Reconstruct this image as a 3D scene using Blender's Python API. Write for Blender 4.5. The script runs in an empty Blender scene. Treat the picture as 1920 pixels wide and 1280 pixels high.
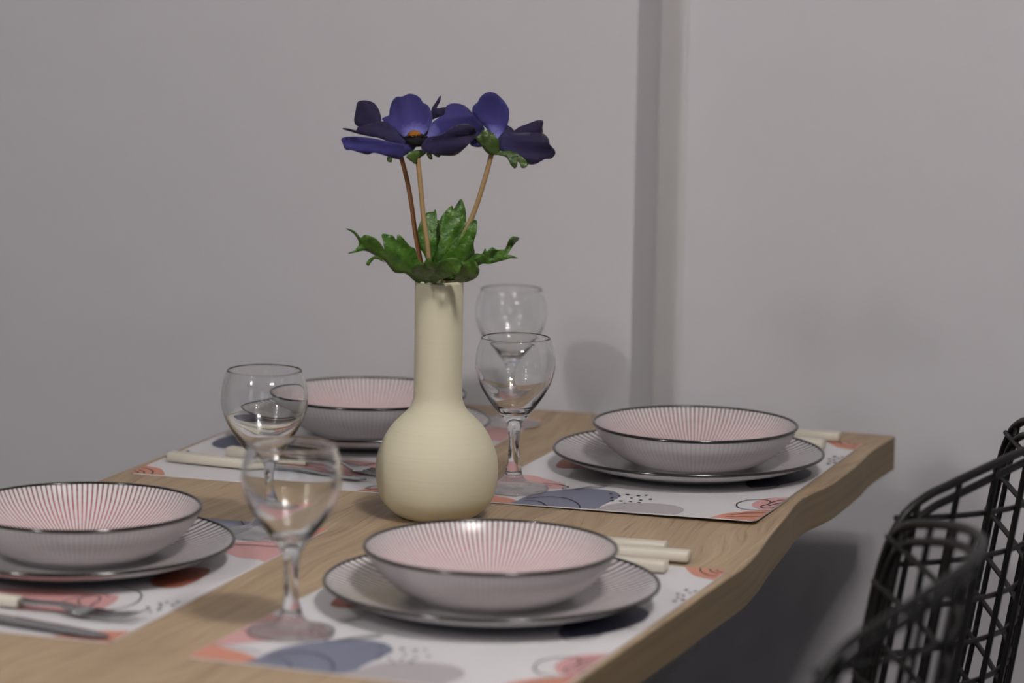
import bpy, bmesh, math, random
from mathutils import Vector, Matrix
from mathutils.geometry import delaunay_2d_cdt

random.seed(7)
S = bpy.context.scene
COL = S.collection
TZ = 0.75                       # height of the table top

# ---------------------------------------------------------------- camera
cam_d = bpy.data.cameras.new('camera')
cam = bpy.data.objects.new('camera', cam_d)
COL.objects.link(cam)
S.camera = cam
vd = Vector((-0.3206, 0.9357, -0.1472)).normalized()
vr = Vector((0.9451, 0.3264, 0.0159))
vr = (vr - vd * vr.dot(vd)).normalized()
vu = vr.cross(vd)
M = Matrix((vr, vu, -vd)).transposed().to_4x4()
M.translation = Vector((0.9319, -2.047, 0.5531 + TZ))
cam.matrix_world = M
cam_d.sensor_width = 36.0
cam_d.lens = 5590.7 / 1920 * 36
cam_d.clip_start = 0.05
cam_d.dof.use_dof = True
cam_d.dof.focus_distance = 2.72
cam_d.dof.aperture_fstop = 4.3

# ---------------------------------------------------------------- world, lamps, exposure
w = bpy.data.worlds.new('world')
S.world = w
w.use_nodes = True
w.node_tree.nodes['Background'].inputs[0].default_value = (0.55, 0.58, 0.66, 1)
w.node_tree.nodes['Background'].inputs[1].default_value = 0.3
S.view_settings.view_transform = 'Standard'
S.view_settings.look = 'None'
S.view_settings.gamma = 1.0
S.view_settings.use_curve_mapping = False
S.view_settings.exposure = 0.13
S.cycles.sample_clamp_indirect = 60.0
S.cycles.diffuse_bounces = 3
S.cycles.caustics_reflective = False


def spot(name, loc, watt, col=(1.0, 0.965, 0.945), rad=0.055):
    d = bpy.data.lights.new(name, 'POINT')
    d.energy = watt
    d.color = col
    d.shadow_soft_size = rad
    o = bpy.data.objects.new(name, d)
    o.location = loc
    COL.objects.link(o)
    return o


CEIL = 2.62
LAMPS = [(1.06, -0.71, 23.5, 0.05), (0.94, -0.84, 23.5, 0.05), (1.18, -0.86, 23.5, 0.05), (-0.90, -1.90, 46, 0.05),
         (3.60, -0.20, 1.2, 0.05), (3.60, -0.55, 1.2, 0.05), (2.40, -2.45, 5, 0.05), (2.62, -2.30, 5, 0.05), (2.84, -2.15, 5, 0.05), (-1.15, -3.50, 40, 0.08)]
for i, (x, y, e, r) in enumerate(LAMPS):
    spot('ceiling_downlight', (x, y, CEIL - 0.09), e, rad=r)


def area(name, loc, rot, sx, sy, watt, col):
    d = bpy.data.lights.new(name, 'AREA')
    d.shape = 'RECTANGLE'
    d.size, d.size_y = sx, sy
    d.energy = watt
    d.color = col
    o = bpy.data.objects.new(name, d)
    o.location = loc
    o.rotation_euler = rot
    COL.objects.link(o)
    return o


# daylight entering through the two windows of the wall behind the camera
area('window_daylight', (-1.3, -4.94, 1.5), (math.radians(90), 0, 0), 0.9, 1.5, 5, (0.74, 0.83, 1.0))
area('window_daylight', (1.6, -4.94, 1.5), (math.radians(90), 0, 0), 0.9, 1.5, 5, (0.74, 0.83, 1.0))

# ---------------------------------------------------------------- helpers


def tag(o, label=None, cat=None, group=None, kind=None):
    if label: o['label'] = label
    if cat: o['category'] = cat
    if group: o['group'] = group
    if kind: o['kind'] = kind
    return o


def empty(name, loc, rz=0.0):
    o = bpy.data.objects.new(name, None)
    o.location = loc
    o.rotation_euler = (0, 0, rz)
    o.empty_display_size = 0.02
    COL.objects.link(o)
    return o


def mesh_obj(name, me, mats, parent=None, smooth=True, loc=None):
    if not isinstance(mats, (list, tuple)): mats = [mats]
    for m in mats:
        if m.name not in [x.name for x in me.materials if x]:
            me.materials.append(m)
    if smooth:
        me.polygons.foreach_set('use_smooth', [True] * len(me.polygons))
    o = bpy.data.objects.new(name, me)
    if parent: o.parent = parent
    if loc is not None: o.location = loc
    COL.objects.link(o)
    return o


def from_py(name, verts, faces, mats, parent=None, smooth=True, loc=None):
    me = bpy.data.meshes.new(name)
    me.from_pydata([tuple(v) for v in verts], [], faces)
    me.update()
    return mesh_obj(name, me, mats, parent, smooth, loc)


def box(name, x0, x1, y0, y1, z0, z1, mat, parent=None, bevel=0.0):
    bm = bmesh.new()
    bmesh.ops.create_cube(bm, size=1.0)
    for v in bm.verts:
        v.co = Vector(((x0 + x1) / 2 + v.co.x * (x1 - x0), (y0 + y1) / 2 + v.co.y * (y1 - y0), (z0 + z1) / 2 + v.co.z * (z1 - z0)))
    if bevel > 0:
        bmesh.ops.bevel(bm, geom=bm.edges[:], offset=bevel, segments=2, affect='EDGES', profile=0.5)
    me = bpy.data.meshes.new(name)
    bm.to_mesh(me); bm.free()
    return mesh_obj(name, me, mat, parent, False)


def lathe(name, prof, seg, mats, parent=None, slots=None, loc=None):
    """closed or open profile of (r, z); slots gives the material of each profile segment"""
    verts, faces, ms = [], [], []
    rings = []
    for r, z in prof:
        if r < 1e-6:
            rings.append([len(verts)]); verts.append((0, 0, z))
        else:
            rings.append(list(range(len(verts), len(verts) + seg)))
            for k in range(seg):
                a = 2 * math.pi * k / seg
                verts.append((r * math.cos(a), r * math.sin(a), z))
    for i in range(len(prof) - 1):
        A, B = rings[i], rings[i + 1]
        for k in range(seg):
            k2 = (k + 1) % seg
            if len(A) == 1 and len(B) == 1: continue
            if len(A) == 1: f = (A[0], B[k2], B[k])
            elif len(B) == 1: f = (A[k], A[k2], B[0])
            else: f = (A[k], A[k2], B[k2], B[k])
            faces.append(f); ms.append(slots[i] if slots else 0)
    o = from_py(name, verts, faces, mats, parent, True, loc)
    o.data.polygons.foreach_set('material_index', ms)
    bm = bmesh.new(); bm.from_mesh(o.data)
    bmesh.ops.recalc_face_normals(bm, faces=bm.faces)
    bm.to_mesh(o.data); bm.free()
    return o


def catmull(P, n=6, closed=False):
    P = [Vector(p) for p in P]
    out = []
    m = len(P)
    rng = range(m) if closed else range(m - 1)
    for i in rng:
        if closed: p0, p1, p2, p3 = P[i - 1], P[i], P[(i + 1) % m], P[(i + 2) % m]
        else: p0, p1, p2, p3 = P[max(i - 1, 0)], P[i], P[i + 1], P[min(i + 2, m - 1)]
        for k in range(n):
            t = k / n
            out.append(0.5 * ((2 * p1) + (p2 - p0) * t + (2 * p0 - 5 * p1 + 4 * p2 - p3) * t * t + (3 * p1 - p0 - 3 * p2 + p3) * t ** 3))
    if not closed: out.append(P[-1])
    return out


def tube_data(P, rad, sides=8, closed=False):
    P = [Vector(p) for p in P]
    n = len(P)
    verts, faces = [], []
    prev = None
    for i in range(n):
        if closed: t = P[(i + 1) % n] - P[i - 1]
        else: t = P[min(i + 1, n - 1)] - P[max(i - 1, 0)]
        t.normalize()
        if prev is None:
            ref = Vector((0, 0, 1)) if abs(t.z) < 0.9 else Vector((1, 0, 0))
            a = t.cross(ref).normalized()
        else:
            a = (prev - t * prev.dot(t)).normalized()
        prev = a
        b = t.cross(a)
        r = rad[i] if isinstance(rad, (list, tuple)) else rad
        for k in range(sides):
            an = 2 * math.pi * k / sides
            verts.append(P[i] + a * (r * math.cos(an)) + b * (r * math.sin(an)))
    rng = range(n) if closed else range(n - 1)
    for i in rng:
        j = (i + 1) % n
        for k in range(sides):
            k2 = (k + 1) % sides
            faces.append((i * sides + k, i * sides + k2, j * sides + k2, j * sides + k))
    if not closed:
        faces.append(tuple(range(sides))[::-1])
        faces.append(tuple((n - 1) * sides + k for k in range(sides)))
    return verts, faces


def tube(name, P, rad, mat, parent=None, sides=8, closed=False):
    v, f = tube_data(P, rad, sides, closed)
    return from_py(name, v, f, mat, parent, True)


def fill_poly(poly, step):
    """triangulated 2D fill of a closed outline with interior points; returns verts2d, tris"""
    pts = [Vector((p[0], p[1])) for p in poly]
    n = len(pts)
    edges = [(i, (i + 1) % n) for i in range(n)]
    xs = [p.x for p in pts]; ys = [p.y for p in pts]

    def inside(x, y):
        c = False
        j = n - 1
        for i in range(n):
            if (pts[i].y > y) != (pts[j].y > y) and x < (pts[j].x - pts[i].x) * (y - pts[i].y) / (pts[j].y - pts[i].y) + pts[i].x:
                c = not c
            j = i
        return c
    allp = list(pts)
    y = min(ys) + step * 0.5
    row = 0
    while y < max(ys):
        x = min(xs) + step * (0.25 if row % 2 else 0.75)
        while x < max(xs):
            if inside(x, y) and min((Vector((x, y)) - p).length for p in pts) > step * 0.4:
                allp.append(Vector((x, y)))
            x += step
        y += step * 0.87
        row += 1
    v, e, f, _, _, _ = delaunay_2d_cdt(allp, edges, [], 1, 1e-6)
    return v, f


# ---------------------------------------------------------------- materials


class NT:
    def __init__(self, name):
        self.m = bpy.data.materials.new(name)
        self.m.use_nodes = True
        self.t = self.m.node_tree
        self.b = self.t.nodes['Principled BSDF']

    def n(self, kind, **kw):
        nd = self.t.nodes.new(kind)
        for k, v in kw.items(): setattr(nd, k, v)
        return nd

    def l(self, a, b): self.t.links.new(a, b)

    def math(self, op, a, b=None, c=None):
        nd = self.n('ShaderNodeMath', operation=op)
        for i, x in enumerate((a, b, c)):
            if x is None: continue
            if isinstance(x, (int, float)): nd.inputs[i].default_value = x
            else: self.l(x, nd.inputs[i])
        return nd.outputs[0]

    def mix(self, fac, a, b):
        nd = self.n('ShaderNodeMix', data_type='RGBA')
        for s, x in ((nd.inputs[0], fac), (nd.inputs[6], a), (nd.inputs[7], b)):
            if isinstance(x, (int, float)): s.default_value = x
            elif isinstance(x, tuple): s.default_value = (*x, 1) if len(x) == 3 else x
            else: self.l(x, s)
        return nd.outputs[2]

    def ramp(self, fac, stops):
        nd = self.n('ShaderNodeValToRGB')
        el = nd.color_ramp.elements
        while len(el) > 1: el.remove(el[-1])
        el[0].position = stops[0][0]; el[0].color = (*stops[0][1], 1)
        for p, c in stops[1:]:
            e = el.new(p); e.color = (*c, 1)
        self.l(fac, nd.inputs[0])
        return nd.outputs[0]

    def noise(self, vec, scale, detail=4, rough=0.55, dist=0.0):
        nd = self.n('ShaderNodeTexNoise')
        nd.inputs['Scale'].default_value = scale
        nd.inputs['Detail'].default_value = detail
        nd.inputs['Roughness'].default_value = rough
        nd.inputs['Distortion'].default_value = dist
        if vec is not None: self.l(vec, nd.inputs['Vector'])
        return nd.outputs[0]

    def obj(self): return self.n('ShaderNodeTexCoord').outputs['Object']

    def mapping(self, vec, scale=(1, 1, 1), rot=(0, 0, 0), loc=(0, 0, 0)):
        nd = self.n('ShaderNodeMapping')
        nd.inputs['Scale'].default_value = scale
        nd.inputs['Rotation'].default_value = rot
        nd.inputs['Location'].default_value = loc
        self.l(vec, nd.inputs['Vector'])
        return nd.outputs[0]

    def bump(self, h, strength, dist=0.001):
        nd = self.n('ShaderNodeBump')
        nd.inputs['Strength'].default_value = strength
        nd.inputs['Distance'].default_value = dist
        self.l(h, nd.inputs['Height'])
        self.l(nd.outputs[0], self.b.inputs['Normal'])

    def base(self, x):
        if isinstance(x, tuple): self.b.inputs['Base Color'].default_value = (*x, 1)
        else: self.l(x, self.b.inputs['Base Color'])
        return self

    def rough(self, v): self.b.inputs['Roughness'].default_value = v; return self
    def spec(self, v): self.b.inputs['Specular IOR Level'].default_value = v; return self
    def metal(self, v=1.0): self.b.inputs['Metallic'].default_value = v; return self


def plain(name, col, rough=0.5, spec=0.5, metal=0.0, var=0.04, scale=60):
    t = NT(name)
    n = t.noise(t.obj(), scale, 3)
    a = tuple(max(0, c * (1 - var)) for c in col); b = tuple(min(1, c * (1 + var)) for c in col)
    t.base(t.mix(n, a, b)); t.rough(rough); t.spec(spec); t.metal(metal)
    return t.m


def wall_mat(name, col):
    t = NT(name)
    o = t.obj()
    n = t.noise(o, 1.2, 3)
    t.base(t.mix(n, tuple(c * 0.97 for c in col), tuple(c * 1.03 for c in col)))
    t.rough(0.85); t.spec(0.2)
    t.bump(t.noise(o, 260, 3), 0.12, 0.001)
    return t.m


def wood_mat():
    t = NT('oak_laminate')
    o = t.obj()
    # long grain along the table, warped into cathedral figures
    warp = t.noise(t.mapping(o, (3.2, 0.9, 1)), 2.2, 2, 0.5)
    wv = t.math('MULTIPLY', t.math('SUBTRACT', warp, 0.5), 0.9)
    sep = t.n('ShaderNodeSeparateXYZ'); t.l(o, sep.inputs[0])
    xx = t.math('ADD', sep.outputs[0], t.math('MULTIPLY', wv, 0.16))
    cmb = t.n('ShaderNodeCombineXYZ')
    t.l(xx, cmb.inputs[0]); t.l(sep.outputs[1], cmb.inputs[1]); t.l(sep.outputs[2], cmb.inputs[2])
    bands = t.noise(t.mapping(cmb.outputs[0], (26, 0.8, 26)), 1.0, 5, 0.65)
    fib = t.noise(t.mapping(cmb.outputs[0], (300, 5, 60)), 1.0, 3, 0.75)
    pores = t.noise(t.mapping(cmb.outputs[0], (420, 12, 90)), 1.0, 2, 0.5)
    patch = t.noise(t.mapping(o, (3.0, 1.2, 3)), 1.6, 3)
    c = t.ramp(bands, [(0.30, (0.250, 0.168, 0.095)), (0.45, (0.385, 0.280, 0.172)), (0.56, (0.440, 0.325, 0.205)), (0.72, (0.325, 0.230, 0.135))])
    lf = t.n('ShaderNodeMapRange'); t.l(fib, lf.inputs[0])
    lf.inputs[1].default_value = 0.52; lf.inputs[2].default_value = 0.68; lf.inputs[4].default_value = 0.6
    c = t.mix(lf.outputs[0], c, (0.56, 0.44, 0.30))
    dk = t.n('ShaderNodeMapRange'); t.l(pores, dk.inputs[0])
    dk.inputs[1].default_value = 0.58; dk.inputs[2].default_value = 0.70; dk.inputs[4].default_value = 0.5
    c = t.mix(dk.outputs[0], c, (0.20, 0.13, 0.075))
    c = t.mix(t.math('MULTIPLY', patch, 0.22), c, (0.27, 0.19, 0.115))
    t.base(c); t.rough(0.5); t.spec(0.35)
    t.bump(fib, 0.12, 0.0006)
    return t.m


def wood_side_mat():
    t = NT('oak_laminate_edge_shaded')
    o = t.obj()
    bands = t.noise(t.mapping(o, (6, 3, 170)), 1.0, 4, 0.6)
    fib = t.noise(t.mapping(o, (60, 18, 600)), 1.0, 3, 0.7)
    c = t.ramp(bands, [(0.3, (0.155, 0.108, 0.056)), (0.6, (0.225, 0.162, 0.088))])  # edge tones lowered: the side's weaker light is painted into the wood
    c = t.mix(t.math('MULTIPLY', fib, 0.4), c, (0.26, 0.192, 0.108))
    t.base(c); t.rough(0.55); t.spec(0.3)
    return t.m


def line_mat(name, N, halfw, r_in, r_out, stops, white, fade=0.004, amount=0.9):
    """radial painted lines on glazed porcelain"""
    t = NT(name)
    o = t.obj()
    sep = t.n('ShaderNodeSeparateXYZ'); t.l(o, sep.inputs[0])
    x, y = sep.outputs[0], sep.outputs[1]
    ang = t.math('ARCTAN2', y, x)
    r = t.math('SQRT', t.math('ADD', t.math('MULTIPLY', x, x), t.math('MULTIPLY', y, y)))
    fr = t.math('FRACT', t.math('ADD', t.math('MULTIPLY', ang, N / (2 * math.pi)), 200.5))
    d = t.math('ABSOLUTE', t.math('SUBTRACT', fr, 0.5))
    dist = t.math('DIVIDE', t.math('MULTIPLY', d, r), N / (2 * math.pi))     # metres from the line's middle
    wob = t.noise(t.mapping(o, (1, 1, 1)), 190, 3, 0.6)
    hw = t.math('MULTIPLY', t.math('ADD', t.math('MULTIPLY', wob, 0.8), 0.6), t.math('MULTIPLY', r, halfw / r_out))
    mr = t.n('ShaderNodeMapRange', interpolation_type='SMOOTHSTEP')
    t.l(t.math('SUBTRACT', dist, hw), mr.inputs[0])
    mr.inputs[1].default_value = -0.00012; mr.inputs[2].default_value = 0.00012
    mr.inputs[3].default_value = amount; mr.inputs[4].default_value = 0.0
    f1 = t.n('ShaderNodeMapRange'); t.l(r, f1.inputs[0])
    f1.inputs[1].default_value = r_in; f1.inputs[2].default_value = r_in + fade
    f2 = t.n('ShaderNodeMapRange'); t.l(r, f2.inputs[0])
    f2.inputs[1].default_value = r_out - 0.0005; f2.inputs[2].default_value = r_out
    f2.inputs[3].default_value = 1; f2.inputs[4].default_value = 0
    mask = t.math('MULTIPLY', t.math('MULTIPLY', mr.outputs[0], f1.outputs[0]), f2.outputs[0])
    col = t.ramp(t.math('DIVIDE', r, r_out), stops)
    t.base(t.mix(mask, white, col))
    t.rough(0.22); t.spec(0.4)
    return t.m


MW = wall_mat('wall_paint', (0.60, 0.58, 0.595))
M_CEIL = wall_mat('ceiling_paint', (0.36, 0.355, 0.355))
M_SIDE = wall_mat('taupe_paint', (0.13, 0.125, 0.135))
M_STRIP = plain('cream_strip', (0.585, 0.565, 0.555), 0.6, 0.3, var=0.02, scale=8)
M_FLOOR = plain('floor_tile', (0.03, 0.028, 0.03), 0.35, 0.4, var=0.12, scale=5)
M_WOOD = wood_mat()
M_WOODE = wood_side_mat()
M_BLACK = plain('black_steel', (0.012, 0.012, 0.012), 0.38, 0.5, var=0.2)
M_WIRE = plain('black_painted_wire', (0.006, 0.0055, 0.005), 0.45, 0.35, var=0.25, scale=120)
WHITE = (0.66, 0.635, 0.63)
M_BOWL_IN = line_mat('bowl_glaze_red_lines', 136, 0.0008, 0.028, 0.0995,
                     [(0.0, (0.46, 0.10, 0.10)), (0.80, (0.42, 0.075, 0.085)), (0.93, (0.27, 0.075, 0.08)), (1.0, (0.11, 0.07, 0.07))], WHITE)
M_PLATE_IN = line_mat('plate_glaze_brown_lines', 96, 0.0017, 0.060, 0.131,
                      [(0.0, (0.30, 0.14, 0.14)), (0.7, (0.22, 0.11, 0.11)), (1.0, (0.07, 0.05, 0.05))], WHITE, fade=0.03, amount=1.0)
M_OUT = line_mat('porcelain_ribbed_underside', 136, 0.0006, 0.05, 0.0995, [(0, (0.47, 0.44, 0.44)), (1, (0.47, 0.44, 0.44))], (0.64, 0.62, 0.625), amount=0.5)
M_POUT = plain('porcelain_underside', (0.66, 0.64, 0.64), 0.22, 0.4, var=0.02)
M_RIM = plain('dark_rim_glaze', (0.020, 0.017, 0.015), 0.15, 0.6, var=0.2)
M_PAPER = plain('mat_white', (0.66, 0.64, 0.65), 0.45, 0.35, var=0.015, scale=30)
M_SALMON = plain('print_salmon', (0.60, 0.255, 0.175), 0.45, 0.35)
M_PINK = plain('print_pink', (0.60, 0.33, 0.32), 0.45, 0.35)
M_BLUE = plain('print_slate_blue', (0.185, 0.195, 0.265), 0.45, 0.35)
M_GREY = plain('print_grey', (0.42, 0.39, 0.40), 0.45, 0.35)
M_NAVY = plain('print_navy', (0.07, 0.075, 0.13), 0.45, 0.35)
M_RUST = plain('print_terracotta', (0.34, 0.10, 0.06), 0.45, 0.35)
M_INK = plain('print_black_ink', (0.02, 0.02, 0.022), 0.45, 0.3)
M_HANDLE = plain('cream_plastic_handle', (0.62, 0.575, 0.48), 0.4, 0.4, var=0.02)
M_STEEL = plain('cutlery_steel', (0.55, 0.55, 0.56), 0.22, 0.5, metal=1.0)


def vase_mat():
    t = NT('cream_matte_ceramic')
    o = t.obj()
    rings = t.noise(t.mapping(o, (4, 4, 420)), 1.0, 3, 0.6)
    n = t.noise(o, 30, 3)
    c = t.mix(rings, (0.615, 0.575, 0.415), (0.665, 0.625, 0.465))
    c = t.mix(t.math('MULTIPLY', n, 0.15), c, (0.60, 0.55, 0.38))
    t.base(c); t.rough(0.72); t.spec(0.25)
    t.bump(rings, 0.25, 0.0006)
    return t.m


M_VASE = vase_mat()


def glass_mat():
    t = NT('clear_glass_solid')
    g = t.n('ShaderNodeBsdfGlass')
    g.inputs['IOR'].default_value = 1.47
    g.inputs['Roughness'].default_value = 0.0
    g.inputs['Color'].default_value = (0.985, 0.99, 0.99, 1)
    t.l(g.outputs[0], t.t.nodes['Material Output'].inputs[0])
    return t.m


def part_thin_mat(name, share):
    """blend of refracting glass and thin wall"""
    t = NT(name)
    g = t.n('ShaderNodeBsdfGlass'); g.inputs['IOR'].default_value = 1.47; g.inputs['Roughness'].default_value = 0.0
    g.inputs['Color'].default_value = (0.985, 0.99, 0.99, 1)
    fr = t.n('ShaderNodeFresnel')
    bf = t.n('ShaderNodeNewGeometry').outputs['Backfacing']     # the same air-to-glass mirror on both sides of the thin wall
    t.l(t.math('ADD', 1.47, t.math('MULTIPLY', bf, 1 / 1.47 - 1.47)), fr.inputs[0])
    tr = t.n('ShaderNodeBsdfTransparent'); tr.inputs[0].default_value = (0.975, 0.98, 0.98, 1)
    gl = t.n('ShaderNodeBsdfGlossy'); gl.inputs['Roughness'].default_value = 0.0
    mx = t.n('ShaderNodeMixShader')
    t.l(fr.outputs[0], mx.inputs[0]); t.l(tr.outputs[0], mx.inputs[1]); t.l(gl.outputs[0], mx.inputs[2])
    m2 = t.n('ShaderNodeMixShader'); m2.inputs[0].default_value = share
    t.l(g.outputs[0], m2.inputs[1]); t.l(mx.outputs[0], m2.inputs[2])
    t.l(m2.outputs[0], t.t.nodes['Material Output'].inputs[0])
    return t.m


M_GLASS = glass_mat()
M_FOOTG = part_thin_mat('clear_glass_foot', 0.35)


def petal_mat(name, base, mid, tip):
    t = NT(name)
    at = t.n('ShaderNodeAttribute', attribute_name='along')
    vein = t.noise(t.mapping(t.obj(), (1, 1, 1)), 240, 3, 0.65)
    f = t.math('ADD', at.outputs['Fac'], t.math('MULTIPLY', t.math('SUBTRACT', vein, 0.5), 0.18))
    t.base(t.ramp(f, [(0.0, base), (0.2, base), (0.45, mid), (1.0, tip)]))
    t.rough(0.7); t.spec(0.2)
    t.b.inputs['Sheen Weight'].default_value = 0.15
    t.bump(vein, 0.3, 0.0006)
    return t.m


M_PET = petal_mat('petal_indigo', (0.22, 0.215, 0.56), (0.042, 0.036, 0.165), (0.026, 0.022, 0.105))
M_PET2 = petal_mat('petal_indigo_plain', (0.034, 0.028, 0.13), (0.044, 0.037, 0.17), (0.036, 0.031, 0.15))
M_PETD = petal_mat('petal_reverse_shaded', (0.030, 0.024, 0.085), (0.019, 0.014, 0.052), (0.015, 0.010, 0.034))  # darker reverse colour, with shading painted into it as well


def leaf_mat(name, a, b):
    t = NT(name)
    n = t.noise(t.obj(), 75, 4, 0.6)
    t.base(t.ramp(n, [(0.3, a), (0.62, b)])); t.rough(0.36); t.spec(0.5)
    t.bump(n, 1.0, 0.003)
    return t.m


M_LEAF = leaf_mat('leaf_green', (0.022, 0.075, 0.006), (0.075, 0.170, 0.018))
M_SEPAL = leaf_mat('sepal_green', (0.030, 0.060, 0.012), (0.080, 0.130, 0.030))
M_STEM = plain('stem_tan', (0.36, 0.235, 0.105), 0.5, 0.4, var=0.1)
M_STEMR = plain('stem_russet', (0.30, 0.125, 0.045), 0.5, 0.4, var=0.1)
M_ORANGE = plain('anther_orange', (0.30, 0.11, 0.015), 0.8, 0.2, var=0.4, scale=500)
M_DARK = plain('stamen_dark', (0.012, 0.010, 0.012), 0.8, 0.2)

# ---------------------------------------------------------------- the room
WY, RY, WX = 1.06, 1.15, 0.0057        # the back wall steps back to the right of WX
X0, X1, Y0 = -2.3, 4.3, -5.0


def prism(name, plan, z0, z1, mat, parent=None):
    n = len(plan)
    v = [(x, y, z0) for x, y in plan] + [(x, y, z1) for x, y in plan]
    f = [(i, (i + 1) % n, n + (i + 1) % n, n + i) for i in range(n)]
    f += [tuple(range(n))[::-1], tuple(range(n, 2 * n))]
    return from_py(name, v, f, mat, parent, False)


tag(prism('wall_back', [(X0, WY), (WX, WY), (WX, RY), (X1, RY), (X1, RY + 0.15), (X0, RY + 0.15)], 0, CEIL, MW), kind='structure')
tag(box('wall_left', X0 - 0.1, X0, Y0, RY + 0.15, 0, CEIL, M_SIDE), kind='structure')
tag(box('wall_right', X1, X1 + 0.1, Y0, RY + 0.15, 0, CEIL, M_SIDE), kind='structure')
tag(box('floor', X0 - 0.1, X1 + 0.1, Y0 - 0.1, RY + 0.15, -0.1, 0, M_FLOOR), kind='structure')
tag(box('ceiling', X0 - 0.1, X1 + 0.1, Y0 - 0.1, RY + 0.15, CEIL, CEIL + 0.1, M_CEIL), kind='structure')
tag(box('corner_strip_1', WX, WX + 0.031, RY - 0.0015, RY, 0, CEIL, M_STRIP), kind='structure')  # thin, slightly warmer strip beside the step of the back wall
tag(box('wall_front', X0, X1, Y0 - 0.1, Y0, 0, CEIL, M_SIDE), kind='structure')

# ---------------------------------------------------------------- dining table
TAB = empty('dining_table', (0, 0.3, 0))
tag(TAB, 'oak dining table with a wavy live edge and black steel frame', 'table')
edge = [(0.3134, 1.006), (0.3110, 0.965), (0.3094, 0.92), (0.3098, 0.885), (0.3115, 0.855), (0.3120, 0.81), (0.3118, 0.765), (0.3110, 0.728), (0.3078, 0.698),
        (0.3030, 0.668), (0.3010, 0.638), (0.3022, 0.606), (0.3059, 0.571), (0.3100, 0.520), (0.3140, 0.468), (0.3203, 0.407), (0.3242, 0.345),
        (0.3229, 0.297), (0.3200, 0.231), (0.3180, 0.163), (0.3140, 0.085), (0.3110, 0.008), (0.3083, -0.065), (0.3090, -0.15), (0.313, -0.25), (0.318, -0.36), (0.314, -0.46)]
plan = [(p.x, p.y) for p in catmull([(x, y, 0) for x, y in edge], 5)]
plan += [(-0.3386, -0.46), (-0.3386, 1.006)]
THK = 0.036


def tabletop():
    bm = bmesh.new()
    top = [bm.verts.new((x, y - 0.3, TZ)) for x, y in plan]
    bot = [bm.verts.new((x, y - 0.3, TZ - THK)) for x, y in plan]
    n = len(plan)
    ft = bm.faces.new(top); fb = bm.faces.new(bot[::-1])
    for i in range(n):
        f = bm.faces.new((top[i], bot[i], bot[(i + 1) % n], top[(i + 1) % n]))
        f.material_index = 1
    bmesh.ops.recalc_face_normals(bm, faces=bm.faces)
    es = [e for e in bm.edges if all(abs(v.co.z - TZ) < 1e-6 for v in e.verts)]
    bmesh.ops.bevel(bm, geom=es, offset=0.0018, segments=2, affect='EDGES', profile=0.5)
    me = bpy.data.meshes.new('tabletop')
    bm.to_mesh(me); bm.free()
    return mesh_obj('tabletop', me, [M_WOOD, M_WOODE], TAB, False)


tabletop()
for sx in (-1, 1):
    x = 0.273 * sx
    box('rail', x - 0.018, x + 0.018, -0.60, 0.03, TZ - THK - 0.036, TZ - THK, M_BLACK, TAB, 0.003)
for y in (-0.575, 0.005):
    box('cross_rail', -0.255, 0.255, y - 0.02, y + 0.02, TZ - THK - 0.036, TZ - THK, M_BLACK, TAB, 0.003)
    box('leg', -0.04, 0.04, y - 0.02, y + 0.02, 0.03, TZ - THK - 0.036, M_BLACK, TAB, 0.003)
    box('foot_bar', -0.26, 0.12, y - 0.03, y + 0.03, 0.0, 0.03, M_BLACK, TAB, 0.003)

# ---------------------------------------------------------------- printed placemats
MWD, MLN, MTH = 0.2812, 0.4374, 0.0009


def ell(cx, cy, rx, ry, a0=0, a1=360, n=28, rot=0):
    o = []
    for k in range(n):
        a = math.radians(a0 + (a1 - a0) * k / n)
        x, y = rx * math.cos(a), ry * math.sin(a)
        c, s = math.cos(math.radians(rot)), math.sin(math.radians(rot))
        o.append((cx + x * c - y * s, cy + x * s + y * c))
    return o


def clip(poly):
    """clip an outline (mm) to the mat"""
    def cut(P, ax, lim, keep):
        out = []
        for i in range(len(P)):
            a, b = P[i - 1], P[i]
            ia, ib = keep(a[ax], lim), keep(b[ax], lim)
            if ia != ib:
                t = (lim - a[ax]) / (b[ax] - a[ax])
                out.append((a[0] + (b[0] - a[0]) * t, a[1] + (b[1] - a[1]) * t))
            if ib: out.append(b)
        return out
    e = 0.6
    for ax, lim, keep in ((0, e, lambda v, l: v >= l), (0, MWD * 1000 - e, lambda v, l: v <= l), (1, e, lambda v, l: v >= l), (1, MLN * 1000 - e, lambda v, l: v <= l)):
        poly = cut(poly, ax, lim, keep)
        if not poly: return []
    return poly


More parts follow.
